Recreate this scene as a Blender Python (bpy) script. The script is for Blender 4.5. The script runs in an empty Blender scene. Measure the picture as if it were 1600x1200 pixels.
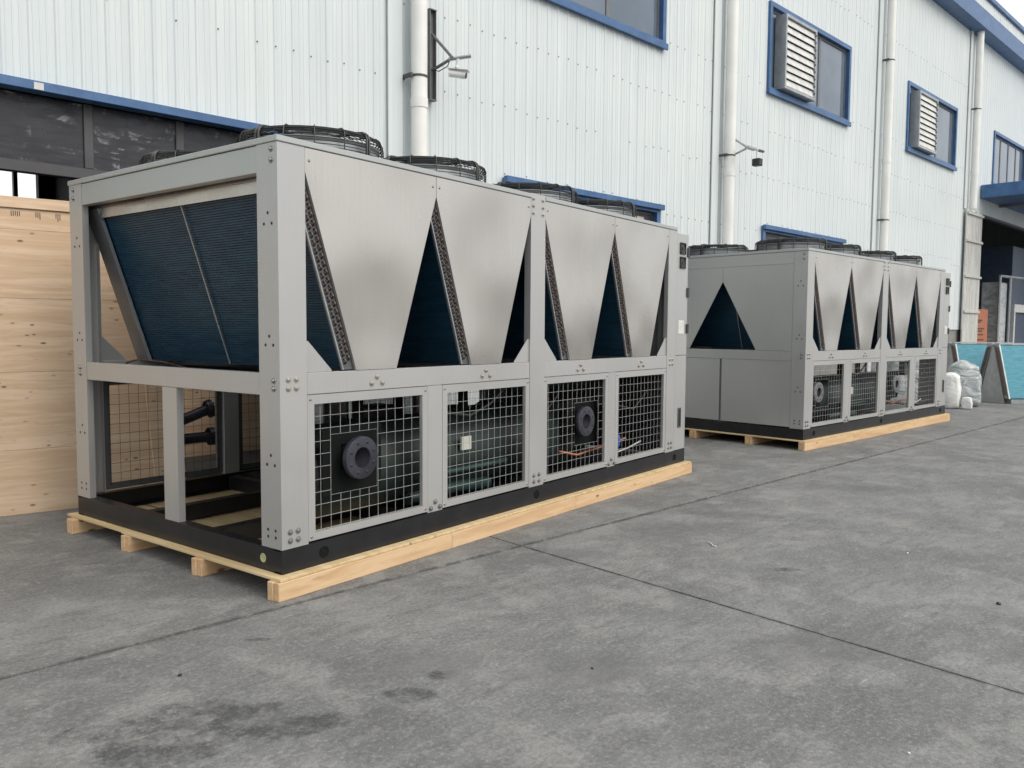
import bpy, bmesh, math, random
from mathutils import Vector, Matrix, noise as mnoise
random.seed(7)
R = math.radians
sc = bpy.context.scene
col = sc.collection

# ------------------------------------------------------------------ camera
CP = Vector((-2.805, -3.7636, 1.5214))
A_, P_, RO = 0.6513, 0.0671, 0.0064
fw = Vector((math.cos(A_)*math.cos(P_), math.sin(A_)*math.cos(P_), -math.sin(P_)))
rt = Vector((math.sin(A_), -math.cos(A_), 0)); up = rt.cross(fw)
rt2 = rt*math.cos(RO) + up*math.sin(RO); up2 = up*math.cos(RO) - rt*math.sin(RO)
cd = bpy.data.cameras.new('camera'); cam = bpy.data.objects.new('camera', cd); col.objects.link(cam)
cam.matrix_world = Matrix(((rt2.x, up2.x, -fw.x, CP.x), (rt2.y, up2.y, -fw.y, CP.y), (rt2.z, up2.z, -fw.z, CP.z), (0, 0, 0, 1)))
cd.sensor_width = 36; cd.lens = 1269.07/1600*36; cd.clip_start = 0.05; cd.clip_end = 3000
sc.camera = cam

# ------------------------------------------------------------------ sky, sun, exposure
SUN_EL, SUN_AZ = R(44), R(-86)          # azimuth of the direction TO the sun, from +X, counterclockwise
w = bpy.data.worlds.new('World'); sc.world = w; w.use_nodes = True
wt_ = w.node_tree; wt_.nodes.clear()
sky = wt_.nodes.new('ShaderNodeTexSky'); sky.sky_type = 'NISHITA'; sky.sun_disc = False
sky.sun_elevation = SUN_EL; sky.sun_rotation = R(90) - SUN_AZ
sky.air_density = 1.0; sky.dust_density = 6.0; sky.ozone_density = 1.0; sky.altitude = 20
hs = wt_.nodes.new('ShaderNodeHueSaturation'); hs.inputs['Saturation'].default_value = 0.28
bg = wt_.nodes.new('ShaderNodeBackground'); bg.inputs['Strength'].default_value = 0.13
wo = wt_.nodes.new('ShaderNodeOutputWorld')
veil = wt_.nodes.new('ShaderNodeMix'); veil.data_type = 'RGBA'; veil.inputs[0].default_value = 0.72      # high overcast: an even white veil over the clear sky
veil.inputs[7].default_value = (8.3, 8.6, 8.85, 1)
wt_.links.new(sky.outputs[0], hs.inputs['Color']); wt_.links.new(hs.outputs[0], veil.inputs[6]); wt_.links.new(veil.outputs[2], bg.inputs['Color']); wt_.links.new(bg.outputs[0], wo.inputs[0])
sd = bpy.data.lights.new('sun', 'SUN'); sd.energy = 1.05; sd.angle = R(40); sd.color = (1.0, 0.90, 0.77)
sun = bpy.data.objects.new('sun', sd); col.objects.link(sun)
sdir = Vector((math.cos(SUN_AZ)*math.cos(SUN_EL), math.sin(SUN_AZ)*math.cos(SUN_EL), math.sin(SUN_EL)))
sun.rotation_euler = sdir.to_track_quat('Z', 'Y').to_euler(); sun.location = sdir*60
vs = sc.view_settings
sc.display_settings.display_device = 'sRGB'
vs.view_transform = 'Standard'; vs.look = 'None'; vs.gamma = 1; vs.use_curve_mapping = False
vs.exposure = 0.3

# ------------------------------------------------------------------ node helpers
class NT:
    def __init__(s, name, **kw):
        s.m = bpy.data.materials.new(name); s.m.use_nodes = True
        s.t = s.m.node_tree; s.n = s.t.nodes
        s.b = s.n['Principled BSDF']; s.o = s.n['Material Output']
        for k, v in kw.items(): s.set(k, v)
    def set(s, k, v):
        k = {'color': 'Base Color', 'rough': 'Roughness', 'metal': 'Metallic', 'spec': 'Specular IOR Level', 'normal': 'Normal'}.get(k, k)
        i = s.b.inputs[k]
        if isinstance(v, bpy.types.NodeSocket): s.t.links.new(v, i)
        elif isinstance(v, tuple) and len(v) == 3: i.default_value = (*v, 1)
        else: i.default_value = v
    def new(s, typ, ins=None, **at):
        n = s.n.new(typ)
        for k, v in at.items(): setattr(n, k, v)
        for k, v in (ins or {}).items():
            if isinstance(v, bpy.types.NodeSocket): s.t.links.new(v, n.inputs[k])
            else: n.inputs[k].default_value = v
        return n
    def coord(s, scale=(1, 1, 1), rand=False, rot=(0, 0, 0)):
        c = s.new('ShaderNodeTexCoord').outputs['Object']
        if rand:
            oi = s.new('ShaderNodeObjectInfo')
            a = s.new('ShaderNodeVectorMath', {0: oi.outputs['Random'], 1: (37.1, 91.7, 53.3)}, operation='MULTIPLY')
            c = s.new('ShaderNodeVectorMath', {0: c, 1: a.outputs[0]}, operation='ADD').outputs[0]
        return s.new('ShaderNodeMapping', {'Vector': c, 'Scale': scale, 'Rotation': rot}).outputs[0]
    def noise(s, vec, scale, detail=4, rough=.55, dist=0):
        return s.new('ShaderNodeTexNoise', {'Vector': vec, 'Scale': scale, 'Detail': detail, 'Roughness': rough, 'Distortion': dist}).outputs['Fac']
    def vor(s, vec, scale, feature='F1'):
        return s.new('ShaderNodeTexVoronoi', {'Vector': vec, 'Scale': scale}, feature=feature).outputs['Distance']
    def mr(s, f, a, b, c=0., d=1., smooth=True):
        return s.new('ShaderNodeMapRange', {'Value': f, 'From Min': a, 'From Max': b, 'To Min': c, 'To Max': d}, interpolation_type='SMOOTHSTEP' if smooth else 'LINEAR').outputs[0]
    def math(s, op, a, b=0.):
        return s.new('ShaderNodeMath', {0: a, 1: b}, operation=op).outputs[0]
    def mix(s, f, a, b, mode='MIX'):
        n = s.new('ShaderNodeMix', data_type='RGBA', blend_type=mode)
        for i, v in ((0, f), (6, a), (7, b)):
            if isinstance(v, bpy.types.NodeSocket): s.t.links.new(v, n.inputs[i])
            else: n.inputs[i].default_value = (*v, 1) if isinstance(v, tuple) else v
        return n.outputs[2]
    def bump(s, h, strength=.3, dist=.01):
        n = s.new('ShaderNodeBump', {'Height': h, 'Strength': strength, 'Distance': dist})
        if 'Filter Width' in n.inputs: n.inputs['Filter Width'].default_value = 1.0
        return n.outputs[0]

M = {}
def simple(name, color, rough=.5, metal=0., spec=.5, var=.12, nscale=6):
    t = NT(name, rough=rough, metal=metal, spec=spec)
    n = t.noise(t.coord(rand=True), nscale, 5)
    lo = tuple(c*(1-var) for c in color); hi = tuple(min(1, c*(1+var)) for c in color)
    t.set('color', t.mix(t.mr(n, .3, .7), lo, hi)); M[name] = t.m
    return t

def metal_paint(name, color, rough, metal, streak=220):
    t = NT(name, metal=metal)
    s = t.noise(t.coord((streak, streak, 1.2)), 1.0, 2)
    big = t.noise(t.coord(rand=True), 1.6, 3)
    c1 = tuple(c*.975 for c in color); c2 = tuple(min(1, c*1.025) for c in color)
    f = t.math('ADD', t.math('MULTIPLY', s, .5), t.math('MULTIPLY', big, .5))
    t.set('color', t.mix(t.mr(f, .38, .62), c1, c2))
    t.set('rough', t.mr(big, .35, .65, rough-.05, rough+.06))
    t.set('normal', t.bump(big, .03, .02)); M[name] = t.m
metal_paint('grey_metal', (.435, .432, .42), .36, .38)
metal_paint('panel_metal', (.485, .46, .425), .27, .88)
pm = bpy.data.materials['panel_metal'].node_tree; tt = NT.__new__(NT); tt.m = bpy.data.materials['panel_metal']; tt.t = pm; tt.n = pm.nodes; tt.b = pm.nodes['Principled BSDF']
dn = tt.new('ShaderNodeTexNoise', {'Vector': tt.coord((1, 1, 1)), 'Scale': 1.9, 'Detail': 0}).outputs['Color']      # slight buckling of the thin sheet
dv = tt.new('ShaderNodeVectorMath', {0: dn, 1: (-.5, -.5, -.5)}, operation='ADD').outputs[0]
dv = tt.new('ShaderNodeVectorMath', {0: dv, 1: (.08, .04, .21)}, operation='MULTIPLY').outputs[0]
dv = tt.new('ShaderNodeVectorMath', {0: tt.new('ShaderNodeNewGeometry').outputs['Normal'], 1: dv}, operation='ADD').outputs[0]
tt.set('normal', tt.new('ShaderNodeVectorMath', {0: dv}, operation='NORMALIZE').outputs[0])
sm = tt.noise(tt.coord((1.0, 1, .7)), 2.3, 3, .5)
tt.set('rough', tt.mr(sm, .3, .7, .22, .34))
metal_paint('lid_metal', (.42, .435, .425), .40, .5)
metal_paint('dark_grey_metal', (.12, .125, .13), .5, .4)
simple('black_paint', (.012, .012, .014), .32, var=.25)
simple('black_plastic', (.015, .015, .016), .42)
simple('black_rubber', (.009, .0105, .0105), .9, spec=.12)
simple('wire_black', (.012, .013, .014), .4)
simple('wire_zinc', (.44, .44, .435), .45, .4)
simple('cast_iron', (.045, .045, .06), .38, .35, var=.3)
simple('vessel_green', (.013, .023, .021), .5)
simple('machine_green', (.018, .042, .038), .38)
simple('zinc_bolt', (.50, .48, .42), .33, .9)
simple('steel_bolt', (.32, .32, .32), .35, .9)
simple('copper', (.48, .20, .10), .38, .85, var=.3)
simple('dull_copper', (.085, .055, .042), .5, .5, var=.5, nscale=40)
simple('label_grey', (.50, .50, .44), .5)
simple('plug_green', (.42, .43, .22), .5)
simple('valve_blue', (.02, .09, .36), .4)
simple('steel_grey', (.16, .16, .165), .5, .3)
simple('white_plastic', (.70, .70, .67), .35)
simple('cream_pvc', (.78, .775, .74), .38, var=.05, nscale=2)
simple('concrete_plinth', (.22, .22, .21), .85)
simple('hall_dark', (.045, .045, .05), .7)
simple('hall_floor', (.10, .10, .095), .8)
simple('dark_steel', (.055, .055, .06), .5)
simple('orange_box', (.42, .14, .06), .6)
simple('box_print', (.06, .03, .025), .6)
simple('machine_blue', (.05, .075, .12), .5)
simple('light_grey', (.42, .43, .42), .5)
simple('bend_copper', (.17, .12, .10), .55, .3, var=.55, nscale=30)
simple('offwhite', (.62, .62, .60), .6)
simple('joint_dirt', (.035, .034, .032), .95)
simple('blind', (.50, .46, .38), .8)
simple('galv_sheet', (.36, .38, .39), .42, .5)

# blue painted flashing
t = NT('blue_trim', rough=.42)
n = t.noise(t.coord(rand=True), 3.5, 6, .65)
t.set('color', t.mix(t.mr(n, .35, .7), (.032, .095, .23), (.058, .145, .30))); M['blue_trim'] = t.m

# white ribbed cladding: slightly blue-green white with faint vertical weather streaks
t = NT('white_cladding', rough=.40, spec=.4)
st = t.noise(t.coord((9, 9, .25)), 1, 4); big = t.noise(t.coord(), .35, 3)
f = t.math('ADD', t.math('MULTIPLY', st, .6), t.math('MULTIPLY', big, .4))
t.set('color', t.mix(t.mr(f, .35, .68), (.63, .685, .685), (.72, .765, .755))); t.set('rough', t.mr(f, .3, .7, .34, .5))
dr = t.noise(t.coord((22, 22, .35)), 1, 5, .7); dm = t.noise(t.coord((.8, .8, .5)), 1.2, 3)
cc0 = t.mix(t.mr(f, .35, .68), (.585, .635, .645), (.68, .72, .715))
t.set('color', t.mix(t.math('MULTIPLY', t.mr(dr, .56, .74, 0, .35), t.mr(dm, .45, .65)), cc0, (.42, .42, .38))); M['white_cladding'] = t.m

# pine / plywood
def wood(name, base, dark, knot, axis=0, pinkish=0.):
    t = NT(name, rough=.72, spec=.25)
    sc3 = [7, 7, 7]; sc3[axis] = .55
    v = t.coord(tuple(sc3), rand=True)
    g = t.noise(v, 2.2, 7, .62, .8)
    g2 = t.noise(v, 14, 5, .7)
    c = t.mix(t.mr(g, .34, .66), dark, base)
    c = t.mix(t.mr(g2, .5, .75, 0, .35), c, tuple(x*.72 for x in base))
    sk = [4, 4, 4]; sk[axis] = 1.7
    kv = t.coord(tuple(sk), rand=True)
    kf2 = t.new('ShaderNodeTexVoronoi', {'Vector': t.new('ShaderNodeMapping', {'Vector': kv, 'Rotation': (R(90), 0, 0)}).outputs[0], 'Scale': knot}, voronoi_dimensions='2D')
    kd = kf2.outputs['Distance']
    kn = t.noise(kv, 3, 2)
    kf = t.mr(t.math('ADD', kd, t.math('MULTIPLY', kn, .14)), .10, .19, 1, 0)
    sel = t.noise(t.coord((1.3, 1.3, 1.3), rand=True), 1.4, 3)
    kf = t.math('MULTIPLY', kf, t.mr(sel, .50, .60))
    fl = t.noise(t.coord(tuple(x*1.0 for x in ([1.6, 9, 9] if axis == 0 else [9, 1.6, 9] if axis == 1 else [9, 9, 1.6])), rand=True), 3.2, 6, .75, .4)
    c = t.mix(t.mr(fl, .60, .74, 0, .55), c, tuple(x*.55 for x in dark))
    c = t.mix(t.math('MULTIPLY', kf, .8), c, (.10, .055, .03))
    t.set('color', c); t.set('normal', t.bump(g, .15, .004)); M[name] = t.m
wood('pine', (.66, .47, .285), (.54, .345, .185), 2.0, 0)
wood('pine_cross', (.66, .52, .31), (.52, .38, .20), 1.6, 1)
wood('plywood', (.70, .53, .375), (.58, .41, .265), 2.6, 0)
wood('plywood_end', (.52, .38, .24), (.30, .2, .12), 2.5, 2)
wood('weathered_plank', (.58, .58, .55), (.40, .40, .38), 2.0, 2)

# blue hydrophilic fins
t = NT('coil_fin', rough=.45, metal=.25)
v = t.coord((1, 260, 1)); n = t.noise(t.coord((2, 2, 12)), 2.5, 5)
t.set('color', t.mix(t.mr(n, .3, .7), (.008, .038, .070), (.013, .058, .098)))
t.set('normal', t.bump(t.noise(v, 1, 1), .3, .003)); M['coil_fin'] = t.m
t = NT('cyan_fin', rough=.45, metal=.1)
n = t.noise(t.coord((2, 2, 10)), 3, 5)
t.set('color', t.mix(t.mr(n, .3, .7), (.02, .17, .24), (.035, .24, .31))); M['cyan_fin'] = t.m

# window glass; the pale blue sky reflection is put into its colour
t = NT('window_glass', rough=.06, spec=.6)
n = t.noise(t.coord(rand=True), .8, 3)
t.set('color', t.mix(t.mr(n, .3, .7), (.10, .135, .18), (.15, .185, .23))); M['window_glass'] = t.m
# dusty dark film
t = NT('dark_film', rough=.28, spec=.35)
v = t.coord((1.2, 1.2, 1.2), rand=True); a = t.noise(v, 2.2, 6, .7, 1.5); b = t.noise(t.coord((1.5, 1, 9)), 2.5, 4)
sm = t.math('MULTIPLY', t.mr(a, .54, .66), t.mr(b, .42, .58))
c = t.mix(t.mr(b, .3, .7), (.018, .019, .025), (.036, .038, .046)); c = t.mix(t.math('MULTIPLY', sm, .8), c, (.33, .33, .35))
t.set('color', c); t.set('rough', t.mr(a, .3, .8, .22, .55)); M['dark_film'] = t.m
# plastic wrap
t = NT('plastic_wrap', rough=.22, spec=.6)
n = t.noise(t.coord((1, 1, 2.2), rot=(.5, .3, 0)), 3, 4, .55, 1.5)
t.set('color', t.mix(t.mr(n, .35, .65), (.42, .46, .46), (.74, .77, .76))); t.set('normal', t.bump(n, .7, .05)); t.set('Transmission Weight', .3); M['plastic_wrap'] = t.m
t = NT('white_sack', rough=.6)
n = t.noise(t.coord(), 5, 5, .6, 1); t.set('color', t.mix(t.mr(n, .3, .7), (.66, .66, .63), (.80, .80, .78))); t.set('normal', t.bump(n, .6, .04)); M['white_sack'] = t.m
t = NT('blue_wrap', rough=.25, spec=.6)
n = t.noise(t.coord((1, 1, 3), rot=(.3, .5, 0)), 5, 6, .6, 2)
t.set('color', t.mix(t.mr(n, .4, .62), (.10, .20, .30), (.55, .62, .66))); t.set('normal', t.bump(n, .9, .04)); M['blue_wrap'] = t.m

# ------------------------------------------------------------------ mesh builder
class MB:
    def __init__(s): s.v = []; s.f = []; s.sm = []
    def add(s, vs_, fs, smooth=False):
        o = len(s.v); s.v += [tuple(p) for p in vs_]; s.f += [tuple(i+o for i in f) for f in fs]; s.sm += [smooth]*len(fs); return s
    def box(s, x0, x1, y0, y1, z0, z1, c=0.):
        if x1 < x0: x0, x1 = x1, x0
        if y1 < y0: y0, y1 = y1, y0
        if z1 < z0: z0, z1 = z1, z0
        if c <= 0:
            return s.add([(x0,y0,z0),(x1,y0,z0),(x1,y1,z0),(x0,y1,z0),(x0,y0,z1),(x1,y0,z1),(x1,y1,z1),(x0,y1,z1)],
                         [(0,3,2,1),(4,5,6,7),(0,1,5,4),(1,2,6,5),(2,3,7,6),(3,0,4,7)])
        lo = (x0, y0, z0); hi = (x1, y1, z1); ctr = Vector(((x0+x1)/2, (y0+y1)/2, (z0+z1)/2))
        vs_ = []; idx = {}
        for a in (0, 1):
            for b in (0, 1):
                for d in (0, 1):
                    g = (a, b, d)
                    for k in range(3):
                        p = [ (hi if g[i] else lo)[i] + (0 if i == k else (-c if g[i] else c)) for i in range(3)]
                        idx[(g, k)] = len(vs_); vs_.append(tuple(p))
        fs = []
        for k in range(3):
            i, j = [q for q in range(3) if q != k]
            for e in (0, 1):
                q = []
                for (p, r) in ((0,0),(1,0),(1,1),(0,1)):
                    g = [0,0,0]; g[k] = e; g[i] = p; g[j] = r; q.append(idx[(tuple(g), k)])
                fs.append(q)
        for k in range(3):
            i, j = [q for q in range(3) if q != k]
            for p in (0, 1):
                for r in (0, 1):
                    g0 = [0,0,0]; g0[i] = p; g0[j] = r; g1 = list(g0); g1[k] = 1; g0 = tuple(g0); g1 = tuple(g1)
                    fs.append([idx[(g0, i)], idx[(g1, i)], idx[(g1, j)], idx[(g0, j)]])
        for a in (0, 1):
            for b in (0, 1):
                for d in (0, 1):
                    g = (a, b, d); fs.append([idx[(g, 0)], idx[(g, 1)], idx[(g, 2)]])
        out = []
        for f in fs:
            p = [Vector(vs_[q]) for q in f]
            nrm = (p[1]-p[0]).cross(p[2]-p[0]); m_ = sum(p, Vector())/len(p)
            out.append(f if nrm.dot(m_-ctr) > 0 else f[::-1])
        return s.add(vs_, out)
    def prism(s, poly, axis, a0, a1):
        """polygon in the two other axes (xz for y, xy for z, yz for x), extruded along axis"""
        ar = sum(poly[i][0]*poly[(i+1) % len(poly)][1] - poly[(i+1) % len(poly)][0]*poly[i][1] for i in range(len(poly)))
        if ar < 0: poly = poly[::-1]
        def pt(p, a): return {'x': (a, p[0], p[1]), 'y': (p[0], a, p[1]), 'z': (p[0], p[1], a)}[axis]
        n = len(poly); vs_ = [pt(p, a0) for p in poly] + [pt(p, a1) for p in poly]
        flip = (axis == 'y') != (a1 < a0)
        fs = [tuple(range(n-1, -1, -1)), tuple(range(n, 2*n))] + [(i, (i+1) % n, n+(i+1) % n, n+i) for i in range(n)]
        return s.add(vs_, [f[::-1] for f in fs] if flip else fs)
    def frame(s, axis, o, i, a0, a1):
        """rectangular ring: o/i = (u0,u1,v0,v1) outer and inner"""
        def pt(u, v, a): return {'x': (a, u, v), 'y': (u, a, v), 'z': (u, v, a)}[axis]
        O = [(o[0], o[2]), (o[1], o[2]), (o[1], o[3]), (o[0], o[3])]; I = [(i[0], i[2]), (i[1], i[2]), (i[1], i[3]), (i[0], i[3])]
        vs_ = [pt(*p, a0) for p in O+I] + [pt(*p, a1) for p in O+I]
        fs = []
        for k in range(4):
            l = (k+1) % 4
            fs += [(l, k, 4+k, 4+l), (8+k, 8+l, 12+l, 12+k), (k, l, 8+l, 8+k), (4+l, 4+k, 12+k, 12+l)]
        flip = (axis == 'y') != (a1 < a0)
        return s.add(vs_, [f[::-1] for f in fs] if flip else fs)
    def tube(s, pts, r, n=8, cap=True, smooth=True, closed=False):
        pts = [Vector(p) for p in pts]; N = len(pts); vs_ = []; prev = None
        for k, p in enumerate(pts):
            if closed: d = pts[(k+1) % N]-pts[k-1]
            else: d = pts[min(k+1, N-1)]-pts[max(k-1, 0)]
            d.normalize()
            a = prev if prev is not None else (Vector((0, 0, 1)) if abs(d.z) < .9 else Vector((1, 0, 0)))
            u = (a - d*a.dot(d)).normalized(); v = d.cross(u); prev = u
            rr = r[k] if isinstance(r, (list, tuple)) else r
            vs_ += [p + (u*math.cos(2*math.pi*q/n) + v*math.sin(2*math.pi*q/n))*rr for q in range(n)]
        fs = []
        for k in range(N if closed else N-1):
            a0 = k*n; b0 = ((k+1) % N)*n
            fs += [(a0+q, a0+(q+1) % n, b0+(q+1) % n, b0+q) for q in range(n)]
        s.add(vs_, fs, smooth)
        if cap and not closed:
            o = len(s.v)-N*n; s.f += [tuple(o+q for q in range(n-1, -1, -1)), tuple(o+(N-1)*n+q for q in range(n))]; s.sm += [False, False]
        return s
    def lathe(s, prof, c, axis='z', n=32, closed=False, smooth=True):
        """prof = [(radius, height)] about axis through c"""
        vs_ = []
        for q in range(n):
            t_ = 2*math.pi*q/n; cs, sn = math.cos(t_), math.sin(t_)
            for r, h in prof:
                vs_.append({'z': (c[0]+r*cs, c[1]+r*sn, c[2]+h), 'y': (c[0]+r*cs, c[1]+h, c[2]-r*sn), 'x': (c[0]+h, c[1]+r*cs, c[2]+r*sn)}[axis])
        m = len(prof); fs = []
        for q in range(n):
            q2 = (q+1) % n
            for k in range(m if closed else m-1):
                k2 = (k+1) % m
                fs.append((q*m+k, q2*m+k, q2*m+k2, q*m+k2))
        return s.add(vs_, fs, smooth)
    def mesh(s, name, mat, off=(0, 0, 0)):
        me = bpy.data.meshes.new(name)
        me.from_pydata([(x-off[0], y-off[1], z-off[2]) for x, y, z in s.v], [], s.f)
        me.polygons.foreach_set('use_smooth', s.sm); me.materials.append(M[mat] if isinstance(mat, str) else mat)
        me.update()
        if any(s.sm): me.set_sharp_from_angle(angle=R(40))
        return me
    def build(s, name, mat, parent=None, off=(0, 0, 0), loc=None):
        return link(name, s.mesh(name, mat, off), parent, loc)

def link(name, me, parent=None, loc=None, rot=None):
    o = bpy.data.objects.new(name, me); col.objects.link(o)
    if parent: o.parent = parent
    if loc is not None: o.location = loc
    if rot is not None: o.rotation_euler = rot
    return o
def thing(name, label, cat, loc=(0, 0, 0), rz=0., group=None):
    o = bpy.data.objects.new(name, None); col.objects.link(o); o.empty_display_size = .2
    o.location = loc; o.rotation_euler = (0, 0, rz); o['label'] = label; o['category'] = cat
    if group: o['group'] = group
    return o
def tag(o, label, cat, group=None):
    o['label'] = label; o['category'] = cat
    if group: o['group'] = group
    return o
def children_of(o): return [c for c in bpy.data.objects if c.parent == o]
def copy_tree(o, parent=None):
    kids = [c for c in ALLKIDS.get(o.name, [])]
    c = o.copy(); col.objects.link(c)
    if parent: c.parent = parent
    for k in kids: copy_tree(k, c)
    return c
ALLKIDS = {}
def refresh():
    ALLKIDS.clear()
    for o in bpy.data.objects:
        if o.parent: ALLKIDS.setdefault(o.parent.name, []).append(o)

WT = R(-8.4); WD = 3.952
UV = Vector((math.cos(WT), math.sin(WT), 0)); NV = Vector((-math.sin(WT), math.cos(WT), 0))
def wl(u, n, z=0.): return UV*u + NV*n + Vector((0, 0, z))        # wall-aligned coordinates -> world

# ------------------------------------------------------------------ ground
def to_l(x, y): return (UV.x*x+UV.y*y, NV.x*x+NV.y*y)
t = NT('yard_concrete', spec=.3)
v = t.coord()
big = t.noise(v, .55, 5, .6, .4); mid = t.noise(v, 2.6, 6, .65, .5); fine = t.noise(v, 26, 5, .7); grit = t.noise(v, 130, 3, .7)
streak = t.noise(t.coord((.6, 4, 1), rot=(0, 0, .2)), 3.2, 6, .65, .8)
cloud = t.noise(v, 1.3, 7, .68, .3); sand = t.noise(v, 48, 4, .75); speck = t.noise(v, 210, 2, .8)
c = t.mix(t.mr(big, .32, .68), (.140, .142, .144), (.192, .194, .194))
c = t.mix(t.mr(cloud, .44, .66, 0, .55), c, (.268, .270, .267))
c = t.mix(t.mr(cloud, .46, .30, 0, .45), c, (.088, .089, .092))
c = t.mix(t.mr(streak, .50, .66, 0, .6), c, (.125, .125, .124))
m9 = t.noise(t.coord((.8, 1.3, 1), rot=(0, 0, .3)), 8.5, 9, .78, .6)
c = t.mix(t.mr(mid, .50, .64, 0, .5), c, (.30, .298, .29))
c = t.mix(t.mr(m9, .51, .62, 0, .32), c, (.33, .33, .32))
c = t.mix(t.mr(m9, .48, .38, 0, .36), c, (.10, .10, .10))
c = t.mix(t.mr(sand, .50, .68, 0, .48), c, (.37, .366, .35))
c = t.mix(t.mr(sand, .50, .32, 0, .50), c, (.085, .085, .085))
c = t.mix(t.mr(speck, .52, .72, 0, .45), c, (.40, .40, .385))
c = t.mix(t.mr(speck, .48, .28, 0, .5), c, (.07, .07, .07))
wob = t.math('ADD', t.math('MULTIPLY', t.noise(v, 4.0, 8, .7, .5), .65), t.math('MULTIPLY', t.noise(v, 15, 6, .7), .35))
sep = t.new('ShaderNodeSeparateXYZ', {0: v})
def blob(px, py, rx, ry, rot=0., soft=.5, wobble=3.4):
    lx, ly = to_l(px, py)
    dx = t.math('SUBTRACT', sep.outputs[0], lx); dy = t.math('SUBTRACT', sep.outputs[1], ly)
    ca, sa = math.cos(rot), math.sin(rot)
    ex = t.math('DIVIDE', t.math('ADD', t.math('MULTIPLY', dx, ca), t.math('MULTIPLY', dy, sa)), rx)
    ey = t.math('DIVIDE', t.math('SUBTRACT', t.math('MULTIPLY', dy, ca), t.math('MULTIPLY', dx, sa)), ry)
    d = t.math('SQRT', t.math('ADD', t.math('MULTIPLY', ex, ex), t.math('MULTIPLY', ey, ey)))
    d = t.math('ADD', d, t.math('MULTIPLY', t.math('SUBTRACT', wob, .5), wobble))
    return t.mr(d, 1.0, 1.0-soft, 0, 1)
damp = None
for args in ((-1.12, -.98, .40, .20, -.55), (-1.32, -1.02, .28, .16, -.5), (-.95, -1.25, .30, .13, -.5), (-1.42, -.72, .12, .1, 0.), (-.43, -1.45, .13, .09, -.6), (-.24, -1.40, .06, .06, 0.),
             (-.47, -.43, .09, .025, -.6), (2.3, -2.05, .13, .05, -.8)):
    b = blob(*args)
    damp = b if damp is None else t.math('MAXIMUM', damp, b)
faint = None
for args in ((2.7, -1.0, .7, .35, -.3), (3.6, -1.2, .5, .2, -.9), (.2, -1.9, .5, .3, -.7), (1.6, -.75, .7, .2, -.2), (5.4, -1.6, 1.0, .3, -.9), (-.2, -1.3, .5, .25, -.6), (1.1, -2.6, .5, .3, -.8)):
    b = blob(*args, soft=.8)
    faint = b if faint is None else t.math('MAXIMUM', faint, b)
c = t.mix(t.math('MULTIPLY', faint, .45), c, (.12, .12, .125))
pore = t.math('MULTIPLY', t.mr(t.noise(v, 60, 3, .7), .54, .64, 1, .35), t.mr(t.noise(v, 9, 6, .7), .40, .62, 1, .25))
c = t.mix(t.math('MULTIPLY', t.math('MULTIPLY', damp, pore), .78), c, (.05, .05, .054))
# dirt washed along the two slab joints in view
jd = t.math('ABSOLUTE', t.math('ADD', sep.outputs[1], .15))
jb = t.math('ABSOLUTE', t.math('SUBTRACT', sep.outputs[0], t.math('ADD', 1.767, t.math('MULTIPLY', sep.outputs[1], .035))))
jb = t.math('ADD', jb, t.math('MULTIPLY', t.mr(sep.outputs[1], -.2, .1), 1.))
jn = t.math('MULTIPLY', t.math('MAXIMUM', t.mr(jd, .012, .05, 1, 0), t.mr(jb, .008, .03, 1, 0)), t.mr(t.noise(v, 9, 5, .7), .38, .62))
c = t.mix(t.math('MULTIPLY', jn, .65), c, (.07, .068, .064))
# pale scuffs
sc_ = t.math('MULTIPLY', t.mr(t.noise(t.coord((1, 5, 1), rot=(0, 0, -.5)), 3, 6, .7, .6), .63, .72), t.mr(mid, .45, .6))
c = t.mix(t.math('MULTIPLY', sc_, .55), c, (.45, .45, .44))
c = t.mix(1.0, c, (.93, .925, .905), 'MULTIPLY')
t.set('color', c); t.set('rough', t.mr(mid, .3, .7, .62, .85))
broom = t.new('ShaderNodeTexWave', {'Vector': v, 'Scale': 14, 'Distortion': 1.2, 'Detail': 2, 'Detail Scale': 1.5}, bands_direction='X').outputs['Fac']
hh = t.math('ADD', t.math('ADD', t.math('MULTIPLY', sand, .5), t.math('MULTIPLY', speck, .35)), t.math('MULTIPLY', broom, .12))
t.set('normal', t.bump(hh, .35, .006)); M['yard_concrete'] = t.m

ground = bpy.data.objects.new('ground', None); col.objects.link(ground); ground['kind'] = 'structure'; ground.rotation_euler = (0, 0, WT)
g = MB().add([(-900, -900, -.04), (900, -900, -.04), (900, 900, -.04), (-900, 900, -.04)], [(0, 1, 2, 3)]).build('subgrade', 'joint_dirt', ground)
def slab(c4):
    """irregular-edged concrete slab; corners counter-clockwise in wall-aligned coordinates"""
    pts = []
    for k in range(4):
        a, b = Vector(c4[k]), Vector(c4[(k+1) % 4]); L = (b-a).length; near = L < 60
        n = min(260, max(2, int(L/.12))) if near else 2
        d = (b-a)/L; nn = Vector((-d.y, d.x))
        for q in range(n):
            s_ = q/n; p = a+(b-a)*s_
            if q: p = p + nn*(.005*mnoise.noise(Vector((p.x*1.7, p.y*1.7, k))) + .004*abs(mnoise.noise(Vector((p.x*9, p.y*9, k+5)))) )
            pts.append((p.x, p.y))
    MB().prism(pts, 'z', -.035, 0.).build('slab', 'yard_concrete', ground)
J = .006; JR = .013
ub = [-70, -13.5, None, 17.5, 33, 110]                          # cross joints; None = the joint in view (slightly skew)
def cross(i, n):
    if ub[i] is None: return 1.762 + (n+.15)*.035
    return ub[i]
rows = [(-60, -14), (-14, -7.2), (-7.2, -.15), (-.15, 3.96)]
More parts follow.
